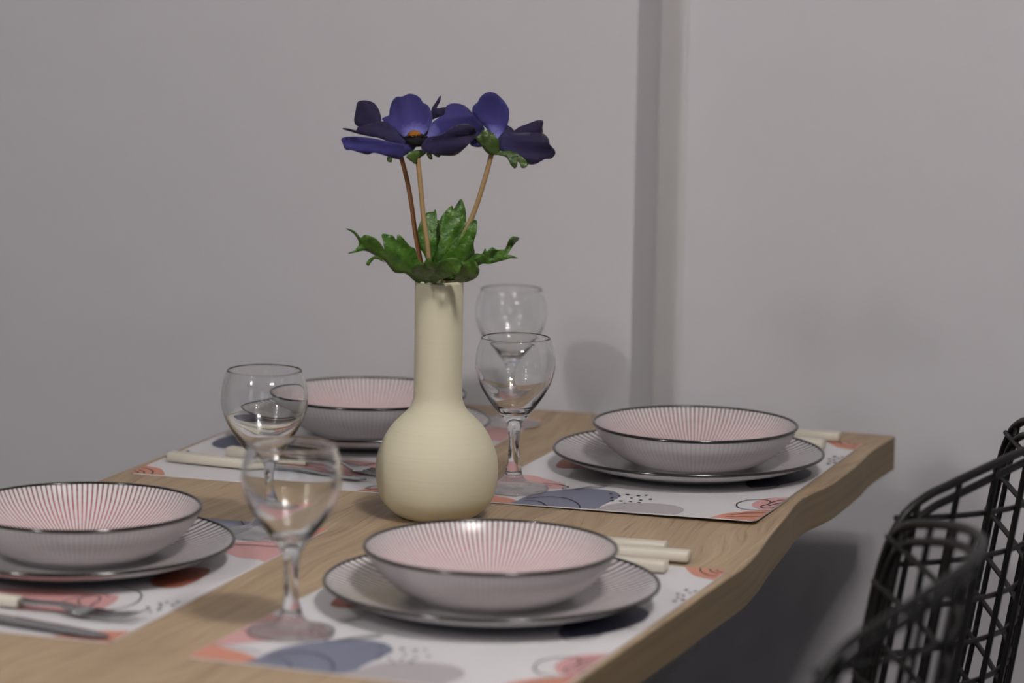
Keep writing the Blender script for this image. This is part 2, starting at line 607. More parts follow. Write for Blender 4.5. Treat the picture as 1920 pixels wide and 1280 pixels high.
BLOBS = [  # outline in mm from the near-left corner, material
    (M_PINK, [(-8, 42), (14, 46), (30, 62), (46, 78), (66, 84), (70, 98), (62, 112), (42, 126), (26, 137), (10, 138), (-8, 140)]),
    (M_SALMON, [(-8, -8), (50, -8), (53, 2), (49, 17), (36, 26), (18, 33), (-8, 38)]),
    (M_BLUE, [(54, -8), (50, 18), (52, 45), (60, 66), (73, 83), (92, 97), (110, 98), (124, 90), (132, 72), (130, 45), (129, 20), (132, -8)]),
    (M_GREY, [(129, -8), (131, 20), (138, 40), (152, 51), (170, 56), (188, 55), (201, 45), (206, 28), (203, 10), (196, -8)]),
    (M_PINK, [(290, 58), (274, 62), (262, 72), (255, 90), (257, 112), (266, 126), (290, 131)]),
    (M_SALMON, [(236, -8), (239, 12), (244, 30), (254, 44), (268, 55), (290, 60), (290, -8)]),
    (M_SALMON, [(290, 398), (276, 402), (262, 408), (253, 420), (246, 433), (243, 446), (290, 446)]),
    (M_NAVY, [(226, 176), (234, 168), (246, 174), (258, 192), (268, 218), (272, 246), (266, 272), (250, 286), (232, 276), (222, 240), (220, 204)]),
    (M_SALMON, [(-8, 404), (12, 405), (26, 411), (40, 424), (47, 446), (-8, 446)]),
    (M_PINK, [(58, 304), (76, 300), (104, 300), (136, 306), (160, 318), (166, 340), (150, 362), (120, 372), (86, 370), (62, 362), (52, 340)]),
    (M_RUST, [(30, 190), (44, 186), (58, 200), (62, 228), (54, 252), (40, 262), (28, 254), (24, 226)]),
]
LINES = [  # ink lines in mm
    [(55, 28), (66, 42), (82, 46), (98, 36), (109, 20), (116, 2)],
    [(56, 18), (66, 22), (76, 14), (84, 2)],
    [(2, 88), (20, 88), (42, 91), (58, 96)],
    [(2, 40), (20, 37), (44, 33)],
    [(46, 104), (62, 104), (74, 96), (70, 88), (78, 84), (86, 96), (98, 112), (106, 116), (100, 104), (90, 96), (84, 88)],
    [(284, 62), (270, 58), (254, 60), (245, 72), (242, 90), (248, 106), (259, 113), (267, 108), (270, 94), (266, 80), (270, 72), (278, 74), (280, 84)],
    [(272, 84), (276, 96), (280, 104)], [(270, 100), (274, 114), (279, 118)],
    [(252, 26), (264, 40), (280, 46)], [(250, 14), (264, 18), (280, 24)],
    [(258, 436), (262, 424), (272, 414), (281, 412)], [(266, 436), (270, 428), (278, 422)], [(272, 436), (275, 431), (280, 428)],
    [(230, 170), (240, 160), (250, 166), (256, 182), (252, 196)],
    [(72, 272), (54, 280), (43, 293), (36, 318), (42, 342), (54, 352), (64, 340), (66, 322), (72, 310), (80, 312), (82, 326), (74, 338)],
    [(92, 340), (88, 322), (82, 308), (72, 302), (64, 308)], [(66, 360), (72, 348), (80, 342), (88, 350)],
    [(44, 424), (40, 412), (33, 411), (30, 420), (35, 428), (44, 424)],
    [(8, 424), (18, 416), (30, 420)],
    [(246, 200), (262, 214), (276, 214)],
]
DOTS = [(120, 82), (127, 64), (131, 51), (131, 75), (139, 53), (136, 84), (144, 70), (148, 54), (147, 83), (153, 88), (155, 64), (157, 52), (145, 45), (162, 72),
        (21, 328), (13, 340), (17, 314), (10, 331), (13, 321), (6, 314), (7, 303), (15, 306),
        (269, 339), (271, 355), (277, 346), (279, 354), (274, 314), (273, 326), (275, 335), (279, 321)]


def placemat(cx, cy, rdeg, flip, label, curl=0.0):
    root = empty('placemat', (cx, cy, TZ), math.radians(rdeg + (180 if flip else 0)))
    tag(root, label, 'placemat', 'printed placemats on the dining table')

    def lift(x, y):          # metres, local to the mat centre; a corner that curls up a little
        d = math.hypot(max(0, x - MWD / 2 + 0.10), max(0, -y - MLN / 2 + 0.10)) if (x > 0 and y < 0) else 0
        q = max(0.0, (x - MWD / 2) + (-y - MLN / 2) + 0.15)
        return curl * (q / 0.15) ** 2

    def loc(xmm, ymm, z):
        x, y = xmm / 1000 - MWD / 2, ymm / 1000 - MLN / 2
        return (x, y, z + lift(x, y))
    # sheet with rounded corners
    r = 6.0
    W, L = MWD * 1000, MLN * 1000
    out = []
    for (ccx, ccy, a0) in ((W - r, r, -90), (W - r, L - r, 0), (r, L - r, 90), (r, r, 180)):
        for k in range(6):
            a = math.radians(a0 + 18 * k)
            out.append((ccx + r * math.cos(a), ccy + r * math.sin(a)))
    v, f = fill_poly(out, 22)
    n = len(v)
    V = [loc(p.x, p.y, MTH) for p in v] + [loc(p.x, p.y, 0.0001) for p in v]
    F = [tuple(q) for q in f] + [tuple(i + n for i in q)[::-1] for q in f]
    m = len(out)
    F += [(i, i + n, (i + 1) % m + n, (i + 1) % m) for i in range(m)]
    from_py('sheet', V, F, M_PAPER, root, False)
    for k, (mat, outl) in enumerate(BLOBS):
        sm = [(p.x, p.y) for p in catmull([(x, y, 0) for x, y in outl], 5, True)]
        sm = clip(sm)
        v, f = fill_poly(sm, 18)
        from_py('printed_shape', [loc(p.x, p.y, MTH + 0.00010 + 0.00003 * k) for p in v], [tuple(q) for q in f], mat, root, False)
    for ln in LINES:
        P = catmull([(x, y, 0) for x, y in ln], 5)
        P = [p for p in P if 1 < p.x < W - 1 and 1 < p.y < L - 1]
        V = []
        for i, p in enumerate(P):
            t = P[min(i + 1, len(P) - 1)] - P[max(i - 1, 0)]
            t.normalize()
            nn = Vector((-t.y, t.x, 0)) * 0.65
            V += [loc(p.x + nn.x, p.y + nn.y, MTH + 0.0006), loc(p.x - nn.x, p.y - nn.y, MTH + 0.0006)]
        F = [(2 * i, 2 * i + 1, 2 * i + 3, 2 * i + 2) for i in range(len(P) - 1)]
        from_py('printed_line', V, F, M_INK, root, False)
    V, F = [], []
    for i, (x, y) in enumerate(DOTS):
        b = len(V)
        rr = 1.5 + 0.5 * ((i * 7) % 3) / 2
        for k in range(10):
            a = 2 * math.pi * k / 10
            V.append(loc(x + rr * math.cos(a), y + rr * 1.15 * math.sin(a), MTH + 0.0006))
        F.append(tuple(range(b, b + 10)))
    tag(from_py('printed_dots', V, F, M_INK, root, False), kind='stuff')
    return root


placemat(0.1521, 0.7202, -0.26, False, 'printed placemat with a curled corner by the far end of the wavy edge', 0.004)
placemat(0.1696, 0.0979, -1.78, False, 'printed placemat nearest the camera along the wavy edge, front wine glass on it')
placemat(-0.1897, 0.1162, 0.66, True, 'printed placemat at the left front, fork and knife lying along its near edge')
placemat(-0.1916, 0.7191, 1.45, True, 'printed placemat behind the vase, at the far left of the table')

# ---------------------------------------------------------------- plates and bowls


def smooth_prof(P, n=5):
    return [(max(0.0, p.x), p.y) for p in catmull([(r, z, 0) for r, z in P], n)]


def make_plate(loc, label):
    root = empty('dinner_plate', loc)
    tag(root, label, 'plate', 'dark-rimmed dinner plates')
    R, H = 0.1317, 0.0203 - MTH
    inner = smooth_prof([(0.0, 0.0052), (0.05, 0.0052), (0.078, 0.0060), (0.098, 0.0098), (0.116, 0.0145), (R - 0.0008, H)])
    outer = smooth_prof([(R + 0.0006, H - 0.0012), (0.116, 0.0108), (0.098, 0.0060), (0.084, 0.0020), (0.079, 0.0002), (0.074, 0.0002), (0.071, 0.0016), (0.03, 0.0016), (0.0, 0.0016)])
    prof = inner + outer
    lathe('body', prof, 128, [M_PLATE_IN, M_POUT], root, [0] * len(inner) + [1] * len(outer))
    rim = [(R + 0.00155 * math.cos(a), H - 0.0004 + 0.00155 * math.sin(a)) for a in [2 * math.pi * k / 10 for k in range(11)]]
    tag(lathe('rim_band', rim, 128, M_RIM, root), 'dark glazed rim')
    return root


def make_bowl(loc, label):
    root = empty('soup_bowl', loc)
    tag(root, label, 'bowl', 'dark-rimmed striped soup bowls')
    R, H = 0.0995, 0.0476 - 0.0066
    inner = smooth_prof([(0.0, 0.0062), (0.03, 0.0062), (0.052, 0.0085), (0.072, 0.0165), (0.088, 0.0275), (R - 0.0012, H)])
    outer = smooth_prof([(R + 0.0004, H - 0.0012), (0.0935, 0.0275), (0.082, 0.0155), (0.068, 0.0062), (0.059, 0.0030), (0.057, 0.0002), (0.053, 0.0002), (0.051, 0.0020), (0.02, 0.0022), (0.0, 0.0022)])
    prof = inner + outer
    lathe('body', prof, 128, [M_BOWL_IN, M_OUT], root, [0] * len(inner) + [1] * len(outer))
    rim = [(R - 0.0002 + 0.0015 * math.cos(a), H - 0.0004 + 0.0015 * math.sin(a)) for a in [2 * math.pi * k / 10 for k in range(11)]]
    tag(lathe('rim_band', rim, 128, M_RIM, root), 'dark glazed rim')
    return root


SETT = [((0.1653, 0.729), (0.1718, 0.728), 'at the far right by the table corner'),
        ((0.1752, 0.1213), (0.1731, 0.124), 'in front of the vase'),
        ((-0.1946, 0.1286), (-0.1917, 0.1348), 'at the left edge of the picture'),
        ((-0.1935, 0.7641), (-0.1856, 0.7637), 'half hidden behind the vase')]
for (px, py), (bx, by), where in SETT:
    make_plate((px, py, TZ + MTH + 0.0006), 'flat plate with dark rim ' + where)
    make_bowl((bx, by, TZ + MTH + 0.0059), 'red-striped soup bowl ' + where)

# ---------------------------------------------------------------- wine glasses


def make_glass():
    root = empty('wine_glass', (0, 0, 0))
    foot = smooth_prof([(0.0, 0.0006), (0.020, 0.0006), (0.0322, 0.0002), (0.0330, 0.0010), (0.0322, 0.0022), (0.0255, 0.0038), (0.0160, 0.0068), (0.0105, 0.0108), (0.0082, 0.0145)], 4) + [(0.0, 0.0146)]
    lathe('foot', foot, 72, M_FOOTG, root)
    low = [(0.0, 0.0147)] + smooth_prof([(0.0082, 0.0146), (0.0072, 0.0200), (0.0056, 0.0280), (0.0051, 0.0390), (0.0054, 0.0500), (0.0064, 0.0590), (0.0092, 0.0650), (0.0130, 0.0705), (0.0198, 0.0785)], 4)[:-1]
    out = smooth_prof([(0.0198, 0.0785), (0.0270, 0.0885), (0.0333, 0.1000), (0.0370, 0.1120), (0.0378, 0.1200), (0.0368, 0.1300), (0.0344, 0.1390), (0.0327, 0.1438)], 4)[:-1]
    inn = smooth_prof([(0.0327, 0.1438), (0.0320, 0.1446), (0.0313, 0.1438), (0.0332, 0.1388), (0.0356, 0.1298), (0.0366, 0.1200), (0.0357, 0.1122), (0.0319, 0.1008), (0.0252, 0.0900), (0.0172, 0.0806)], 4)[:-1]
    end = smooth_prof([(0.0172, 0.0806), (0.0096, 0.0752), (0.0, 0.0735)], 4)
    lathe('stem_and_bowl', low + out + inn + end, 72, M_GLASS, root)
    return root


def copy_tree(o, parent=None):
    c = o.copy()
    COL.objects.link(c)
    c.parent = parent
    for ch in list(o.children):
        copy_tree(ch, c)
    return c


g0 = make_glass()
glasses = [((0.0394, 0.5684), 'wine glass just to the right of the cream vase, in sharp focus'),
           ((-0.0789, 0.8985), 'wine glass farthest back, rising behind another glass right of the vase'),
           ((-0.0957, 0.2931), 'wine glass left of the vase, in front of the rear bowl'),
           ((0.0649, -0.0211), 'blurred wine glass in the foreground, left of the front bowl')]
for i, ((x, y), lab) in enumerate(glasses):
    g = g0 if i == 0 else copy_tree(g0)
    g.location = (x, y, TZ + MTH + 0.0005)
    tag(g, lab, 'wine glass', 'stemmed wine glasses')

# ---------------------------------------------------------------- cutlery


def rrect_loft(name, secs, mat, parent):
    """loft of rounded rectangles: (x, y, z, half width, half height)"""
    V, F = [], []
    m = 12
    for (x, y, z, hw, hh) in secs:
        for k in range(m):
            a = 2 * math.pi * (k + 0.5) / m
            c, s = math.cos(a), math.sin(a)
            V.append((x, y + hw * math.copysign(abs(c) ** 0.45, c), z + hh * math.copysign(abs(s) ** 0.45, s)))
    for i in range(len(secs) - 1):
        for k in range(m):
            k2 = (k + 1) % m
            F.append((i * m + k, i * m + k2, (i + 1) * m + k2, (i + 1) * m + k))
    F.append(tuple(range(m))[::-1]); F.append(tuple((len(secs) - 1) * m + k for k in range(m)))
    return from_py(name, V, F, mat, parent, True)


def handle(root, tilt=0.0, L=0.098, hw=0.0075, hh=0.0050):
    rrect_loft('handle', [(0.0, 0, hh, hw * 0.90, hh * 0.86), (0.0012, 0, hh, hw, hh), (L * 0.5, 0, hh * 0.98, hw * 0.95, hh * 0.95), (L - 0.001, 0, hh * 0.95, hw * 0.80, hh * 0.85), (L, 0, hh * 0.95, hw * 0.7, hh * 0.7)], M_HANDLE, root)


def cutlery(kind, end, ang, label, lift=0.0):
    """end = position of the handle's end on the table, ang = direction towards the tip"""
    root = empty('table_' + kind, (end[0], end[1], TZ + MTH + 0.0008 + lift), math.radians(ang))
    tag(root, label, kind, 'cream-handled cutlery')
    handle(root)
    L = 0.098
    if kind == 'knife':
        n = 14
        V, F = [], []
        for i in range(n):
            t = i / (n - 1)
            x = L - 0.004 + t * 0.122
            hw = 0.0085 * (1 if t < 0.75 else math.sqrt(max(0.02, 1 - ((t - 0.75) / 0.25) ** 2)))
            if t < 0.06: hw = 0.005
            yc = 0.001
            for (yy, zz) in ((-hw + yc, 0.0052), (yc, 0.0060), (hw + yc, 0.0050), (yc, 0.0042)):
                V.append((x, yy, zz - 0.003 * t))
        for i in range(n - 1):
            for k in range(4):
                F.append((4 * i + k, 4 * i + (k + 1) % 4, 4 * i + 4 + (k + 1) % 4, 4 * i + 4 + k))
        F.append((0, 1, 2, 3)); F.append((4 * n - 1, 4 * n - 2, 4 * n - 3, 4 * n - 4))
        tag(from_py('blade', V, F, M_STEEL, root, False), 'steel blade')
    elif kind == 'fork':
        rrect_loft('neck', [(L - 0.003, 0, 0.005, 0.0045, 0.003), (L + 0.018, 0, 0.006, 0.0032, 0.0018), (L + 0.036, 0, 0.007, 0.0040, 0.0013), (L + 0.050, 0, 0.0045, 0.0105, 0.0010), (L + 0.062, 0, 0.0034, 0.0122, 0.0009)], M_STEEL, root)
        for k in range(4):
            yy = -0.0099 + 0.0066 * k
            rrect_loft('tine', [(L + 0.060, yy, 0.0034, 0.0021, 0.0009), (L + 0.080, yy, 0.0026, 0.0018, 0.0008), (L + 0.100, yy * 0.95, 0.0052, 0.0015, 0.0007), (L + 0.108, yy * 0.9, 0.0080, 0.0007, 0.0005)], M_STEEL, root)
    else:
        rrect_loft('neck', [(L - 0.003, 0, 0.005, 0.0045, 0.003), (L + 0.02, 0, 0.006, 0.003, 0.0018), (L + 0.046, 0, 0.006, 0.0034, 0.0014)], M_STEEL, root)
        V, F = [], []
        n, m = 9, 20
        for i in range(n):
            q = i / (n - 1)
            for k in range(m):
                a = 2 * math.pi * k / m
                V.append((L + 0.068 + 0.025 * q * math.cos(a), 0.018 * q * math.sin(a), 0.0008 + 0.0055 * q * q))
        for i in range(n - 1):
            for k in range(m):
                F.append((i * m + k, i * m + (k + 1) % m, (i + 1) * m + (k + 1) % m, (i + 1) * m + k))
        o = from_py('spoon_bowl', V, F, M_STEEL, root, True)
        md = o.modifiers.new('thick', 'SOLIDIFY'); md.thickness = 0.0009; md.offset = 1
    return root


cutlery('knife', (0.2790, 0.3290), 183, 'cream-handled knife behind the front plate, longest handle of the three there')
cutlery('fork', (0.2720, 0.2840), 180, 'cream-handled fork beside the front plate, its handle end lowest of the three there')
cutlery('spoon', (0.2520, 0.3530), 182, 'white-handled spoon behind the front bowl, farthest from the front plate', 0.0004)
cutlery('knife', (0.2690, 0.9400), 181, 'cream-handled knife at the far table corner, behind the far right bowl')
cutlery('fork', (0.2640, 0.8900), 178, 'cream-handled fork beside the far right plate')
cutlery('knife', (-0.3150, 0.5640), -5.5, 'cream-handled knife on the far left placemat, beyond the left wine glass')
cutlery('fork', (-0.2730, 0.6110), -10.5, 'cream-handled fork on the far left placemat, against the rear plate')
cutlery('fork', (-0.2560, -0.0290), -2.5, 'cream-handled fork at the left front, its tines over a pink drawing')
cutlery('knife', (-0.2640, -0.0640), -8.5, 'knife with a dark steel blade along the left front placemat edge')

# ---------------------------------------------------------------- vase
VX, VY = 0.0147, 0.4272
vo = [(0.0, 0.0008), (0.027, 0.0008), (0.0300, 0.0), (0.0375, 0.0035), (0.0455, 0.0105), (0.0515, 0.0200), (0.0545, 0.0330), (0.0551, 0.0440), (0.0536, 0.0575), (0.0480, 0.0720), (0.0412, 0.0830),
      (0.0330, 0.0915), (0.0262, 0.0985), (0.0228, 0.1060), (0.0217, 0.1150), (0.0216, 0.1450), (0.0216, 0.1800), (0.0217, 0.2100), (0.0216, 0.2128)]
vi = [(0.0204, 0.2134), (0.0194, 0.2120), (0.0193, 0.1800), (0.0193, 0.1150), (0.0210, 0.1040), (0.0300, 0.0900), (0.0450, 0.0730), (0.0510, 0.0500), (0.0480, 0.0250), (0.0300, 0.0080), (0.0, 0.0060)]
VASE = lathe('flower_vase', smooth_prof(vo, 4)[:-1] + smooth_prof([vo[-1]] + vi, 4), 96, M_VASE, None, None, (VX, VY, TZ))
tag(VASE, 'cream matte bottle vase with a round belly and long neck', 'vase')

# outlines of petals and leaves, in millimetres across and up from the vase mouth
OUT = {
 'pa': [(-78.6, 141.6), (-77.2, 150.1), (-76.1, 156.2), (-73.4, 158.4), (-66.8, 158.5), (-60.7, 156.5), (-56.5, 151.0), (-54.2, 143.2), (-55.6, 135.9), (-65.2, 133.3), (-74.9, 135.5), (-77.6, 137.9)],
 'pb': [(-53.3, 143.2), (-47.4, 146.3), (-46.8, 150.6), (-45.1, 157.3), (-41.0, 162.6), (-35.6, 163.2), (-29.6, 165.5), (-23.6, 164.7), (-19.3, 162.0), (-16.9, 158.4), (-12.6, 156.6), (-9.5, 151.2), (-8.2, 143.9), (-11.1, 136.6), (-17.0, 129.2), (-23.6, 125.4), (-30.2, 126.5), (-36.3, 130.1), (-43.6, 136.0)],
 'pc': [(-86.9, 136.0), (-83.3, 136.7), (-74.8, 135.2), (-73.1, 138.0), (-65.3, 140.0), (-53.3, 143.2), (-46.1, 140.9), (-39.3, 134.9), (-34.4, 128.9), (-26.5, 121.7), (-27.6, 118.1), (-39.2, 122.7), (-54.3, 128.6), (-61.5, 129.7), (-72.4, 131.9), (-79.6, 133.9)],
 'pd': [(-86.5, 129.0), (-75.4, 130.7), (-60.3, 129.4), (-48.2, 126.8), (-36.2, 124.0), (-22.9, 121.8), (-25.2, 116.9), (-32.4, 113.1), (-37.1, 110.0), (-48.0, 113.5), (-57.7, 116.4), (-63.7, 114.7), (-69.7, 116.2), (-78.2, 119.1), (-81.8, 118.7), (-84.9, 122.6)],
 'pe': [(-16.2, 118.2), (-16.3, 124.3), (-10.4, 130.5), (0.1, 132.9), (10.5, 140.0), (21.0, 143.2), (30.1, 140.3), (30.9, 132.7), (24.3, 125.0), (19.8, 120.3), (12.4, 114.6), (-1.1, 114.7), (-10.2, 116.1)],
 'pf': [(-17.8, 121.3), (-11.9, 132.0), (-9.1, 141.2), (-1.6, 147.4), (2.8, 149.7), (4.2, 156.6), (10.2, 159.4), (19.2, 158.0), (26.9, 152.1), (33.0, 144.9), (38.4, 137.4), (34.7, 129.7), (25.7, 129.6), (13.7, 130.9), (-1.4, 129.1), (-11.8, 122.9)],
 'pg': [(-10.6, 142.7), (-9.2, 152.6), (-6.3, 157.2), (-1.9, 163.8), (-1.6, 160.3), (-3.0, 156.5), (-4.7, 152.6), (2.8, 153.5), (4.3, 149.0), (1.4, 145.9), (-4.6, 144.3)],
 'ph': [(27.2, 151.8), (28.0, 156.7), (31.8, 160.1), (34.2, 164.7), (38.9, 168.4), (43.7, 169.4), (48.6, 167.6), (54.7, 162.0), (59.0, 155.9), (60.0, 150.5), (59.2, 143.2), (56.9, 137.1), (53.4, 128.5), (50.5, 124.2), (47.4, 126.6), (41.9, 135.0), (34.5, 141.6), (28.4, 148.8)],
 'pi': [(48.1, 124.1), (52.7, 132.7), (56.9, 136.4), (59.9, 135.3), (65.9, 134.2), (78.0, 135.0), (88.8, 135.1), (94.9, 130.4), (96.2, 125.5), (100.5, 120.7), (101.1, 116.5), (97.6, 113.1), (91.6, 112.7), (84.4, 108.3), (78.4, 107.6), (72.3, 111.1), (65.0, 115.9), (57.8, 117.6), (50.5, 119.3)],
 'pj': [(51.6, 126.6), (57.5, 138.9), (59.2, 139.8), (62.9, 137.8), (64.7, 136.0), (68.9, 138.8), (74.9, 141.0), (83.8, 144.2), (90.2, 144.0), (89.6, 138.2), (90.0, 133.6), (84.1, 130.8), (72.1, 128.2), (60.1, 125.5)],
 'pk': [(25.8, 122.6), (27.5, 129.9), (33.5, 134.9), (43.1, 132.6), (49.2, 125.4), (44.5, 121.6), (37.3, 121.2), (31.9, 120.5)],
 'sa': [(29.9, 131.1), (33.5, 132.4), (36.4, 136.7), (39.4, 136.2), (41.8, 137.4), (44.3, 133.8), (46.7, 134.5), (49.2, 130.2), (51.6, 127.8), (52.0, 119.3), (53.0, 115.7), (47.6, 114.7), (42.8, 115.5), (39.7, 117.9), (36.1, 122.7), (34.2, 124.5), (32.4, 126.3)],
 'sb': [(48.2, 115.6), (53.0, 118.1), (60.2, 118.9), (68.0, 117.8), (71.7, 114.8), (77.2, 108.8), (75.4, 105.1), (71.8, 104.6), (70.0, 108.1), (68.1, 109.9), (67.6, 105.6), (65.5, 103.7), (63.4, 105.5), (62.2, 106.7), (60.3, 110.3), (57.2, 113.9)],
 'sc': [(-30.0, 111.9), (-27.0, 116.8), (-18.0, 118.2), (-12.0, 117.1), (-14.3, 114.0), (-18.5, 110.9), (-19.7, 107.2), (-22.6, 105.7), (-25.1, 107.8)],
 'sd': [(-12.5, 114.6), (-9.6, 117.1), (-7.7, 113.5), (-7.4, 110.5), (-9.5, 110.1)],
 'se': [(-8.4, 116.5), (-4.8, 117.2), (-0.5, 114.2), (-1.4, 111.8), (-4.7, 112.9)],
 'sf': [(-48.5, 108.0), (-47.4, 110.4), (-46.2, 114.1), (-43.8, 113.5), (-44.0, 105.6), (-46.1, 104.7), (-47.9, 105.6)],
 'la': [(-81.3, 51.0), (-73.8, 48.9), (-68.4, 42.9), (-64.7, 46.0), (-55.6, 43.1), (-50.3, 37.1), (-47.9, 32.6), (-48.8, 40.2), (-50.4, 45.5), (-45.1, 45.1), (-40.6, 44.1), (-37.5, 40.3), (-36.1, 45.7), (-31.5, 42.0), (-25.4, 34.4), (-20.8, 31.5), (-17.6, 17.8), (-11.4, 4.3), (-17.3, 0.4), (-23.4, 4.1), (-29.5, 10.0), (-38.6, 10.7), (-43.2, 15.9), (-47.8, 21.9), (-55.4, 26.4), (-64.4, 30.8), (-72.0, 30.7), (-79.5, 29.3), (-71.3, 34.5), (-70.6, 39.8), (-74.5, 46.6)],
 'lg': [(-63.5, 20.1), (-61.3, 24.0), (-56.1, 27.1), (-50.8, 24.9), (-47.7, 21.2), (-55.3, 24.8), (-59.0, 21.7), (-61.2, 18.4)],
 'lb': [(-21.0, 42.1), (-16.7, 54.4), (-12.3, 59.8), (-6.3, 60.6), (-4.8, 63.2), (-3.7, 59.1), (-3.2, 54.6), (-0.1, 51.6), (1.7, 33.4), (-2.6, 18.1), (-8.5, 11.9), (-14.7, 24.0), (-20.1, 31.5)],
 'lc': [(-0.9, 51.6), (2.8, 60.8), (10.2, 67.7), (11.7, 63.9), (14.7, 68.5), (18.3, 73.5), (21.5, 67.1), (23.1, 56.5), (22.5, 45.9), (16.7, 33.6), (6.4, 19.8), (-0.9, 7.5), (-6.9, 5.9), (-4.2, 24.1), (0.1, 39.4)],
 'ld': [(22.5, 48.9), (26.9, 55.1), (30.6, 58.5), (32.9, 56.7), (33.0, 49.1), (30.2, 36.9), (31.1, 27.8), (24.4, 21.6), (11.0, 13.7), (0.7, 4.5), (-3.9, 4.4), (1.9, 19.7), (12.2, 36.6)],
 'le': [(-19.2, 23.9), (-11.6, 19.5), (-2.6, 19.6), (6.3, 27.4), (15.3, 29.0), (19.9, 24.5), (18.5, 16.9), (9.6, 10.7), (0.6, 6.0), (-3.8, 0.6), (-11.3, 0.5), (-15.9, 5.7), (-19.8, 13.2)],
 'lf': [(3.7, 2.2), (6.6, 9.1), (12.5, 15.3), (24.4, 21.6), (31.8, 28.5), (37.9, 29.4), (40.8, 34.0), (42.3, 31.7), (46.8, 35.6), (51.3, 33.4), (55.8, 32.7), (58.8, 34.3), (61.7, 43.5), (66.2, 46.6), (70.7, 43.6), (66.3, 38.2), (60.4, 29.7), (64.9, 29.1), (69.5, 25.8), (63.5, 26.8), (57.5, 24.4), (45.5, 20.4), (38.0, 19.5), (32.1, 14.1), (29.2, 4.9), (24.7, 4.8), (17.2, 3.5)],
}
LIN = {
 'stemC': [(-36.4, 110.3), (-30.8, 90.6), (-25.9, 66.4), (-21.7, 39.1), (-14.4, 5.7), (-9.6, -12.4)],
 'stemA': [(-20.6, 112.1), (-18.0, 90.8), (-14.5, 57.4), (-11.1, 36.2), (-9.4, 19.5), (-6.6, -12.4)],
 'stemB': [(44.8, 114.7), (39.8, 94.8), (32.7, 70.4), (25.5, 52.0), (10.9, 21.3), (3.9, -12.2)],
 'ctr': [(-24.0, 132.6)],
 'ctr2': [(-20.8, 125.0)],
}

# ---------------------------------------------------------------- anemones
FR = Vector((0.9451, 0.3264, 0)).normalized()      # across
FN = Vector((0.3264, -0.9451, 0)).normalized()     # towards the room
FO = Vector((VX, VY, TZ + 0.2130))                 # mouth of the vase


def fp(x, up, dep):
    """millimetres across, up and towards the room from the vase mouth"""
    return FO + FR * (x / 1000) + Vector((0, 0, up / 1000)) + FN * (dep / 1000)


def petal(name, key, base, d0, d1, mat, root, bulge=6.0, ruf=2.0, thick=0.0006, step=4.0, cup=0.0, seed=0):
    """sheet with the given outline; d0/d1 depth at base and tip, bulge across the width"""
    out = OUT[key]
    sm = [(p.x, p.y) for p in catmull([(x, y, 0) for x, y in out], 3, True)]
    v, f = fill_poly(sm, step)
    bx, by = base
    far = max(sm, key=lambda p: (p[0] - bx) ** 2 + (p[1] - by) ** 2)
    ax = Vector((far[0] - bx, far[1] - by))
    L = ax.length
    ax.normalize()
    nx = Vector((-ax.y, ax.x))
    half = max(abs((Vector(p) - Vector(base)).dot(nx)) for p in sm) or 1
    V, att = [], []
    for p in v:
        q = Vector((p.x - bx, p.y - by))
        t = max(0.0, min(1.0, q.dot(ax) / L)); s = q.dot(nx) / half
        dep = d0 + (d1 - d0) * t + bulge * (1 - s * s) * math.sin(math.pi * min(1, t * 1.05)) + cup * s * s
        dep += ruf * (math.sin(7.0 * s + seed + 2.2 * t) + 0.5 * math.sin(13.0 * s - seed + 4.0 * t)) * t
        V.append(fp(p.x, p.y, dep)); att.append(min(1.0, q.length / L))
    o = from_py(name, [vv - root.location for vv in V], [tuple(x) for x in f], mat, root, True)
    a = o.data.attributes.new('along', 'FLOAT', 'POINT')
    a.data.foreach_set('value', att)
    md = o.modifiers.new('thick', 'SOLIDIFY'); md.thickness = thick; md.offset = 0
    return o


def stem(root, key, d0, d1, mat, r=0.0022):
    P = LIN[key]
    n = len(P)
    Q = [fp(x, y, d0 + (d1 - d0) * i / (n - 1)) - root.location for i, (x, y) in enumerate(P)]
    # the foot of the stem reaches down inside the neck
    Q.append(Vector((VX, VY, TZ + 0.10)) + FR * (Q[-1].dot(FR) * 0.0) - root.location + FN * 0.002)
    C = catmull(Q, 5)
    return tube('stem', C, r, mat, root, 10)


def leaf(root, key, base, d0, d1, seed, bulge=5.0, ruf=3.0):
    return petal('leaf', key, base, d0, d1, M_LEAF, root, bulge, ruf, 0.0006, 4.5, 3.0, seed)


FA = empty('anemone_flower', fp(-6, -40, 2)); tag(FA, 'artificial indigo anemone with orange centre, facing the camera on a tan stem', 'flower', 'artificial anemones in the vase')
stem(FA, 'stemA', 4, 6, M_STEM)
c0 = (-22, 121)
petal('petal', 'pb', c0, 0, -24, M_PET, FA, -5, 1.8, seed=0.4)
petal('petal', 'pc', c0, 3, 10, M_PETD, FA, 5, 2.0, seed=1.4)
petal('petal', 'pd', c0, 6, 26, M_PET2, FA, 5, 3.0, seed=2.2)
petal('petal', 'pf', c0, 2, 2, M_PET, FA, 6, 4.0, seed=3.0)
petal('petal', 'pe', c0, 7, 24, M_PETD, FA, 7, 4.0, seed=4.1)
petal('sepal', 'sc', (-20, 112), 5, 12, M_SEPAL, FA, 2, 1.0, seed=0)
petal('sepal', 'sd', (-12, 118), 5, 8, M_SEPAL, FA, 1, 0.5, seed=1, step=2.5)
petal('sepal', 'se', (-8, 118), 3, 4, M_SEPAL, FA, 1, 0.5, seed=2, step=2.5)


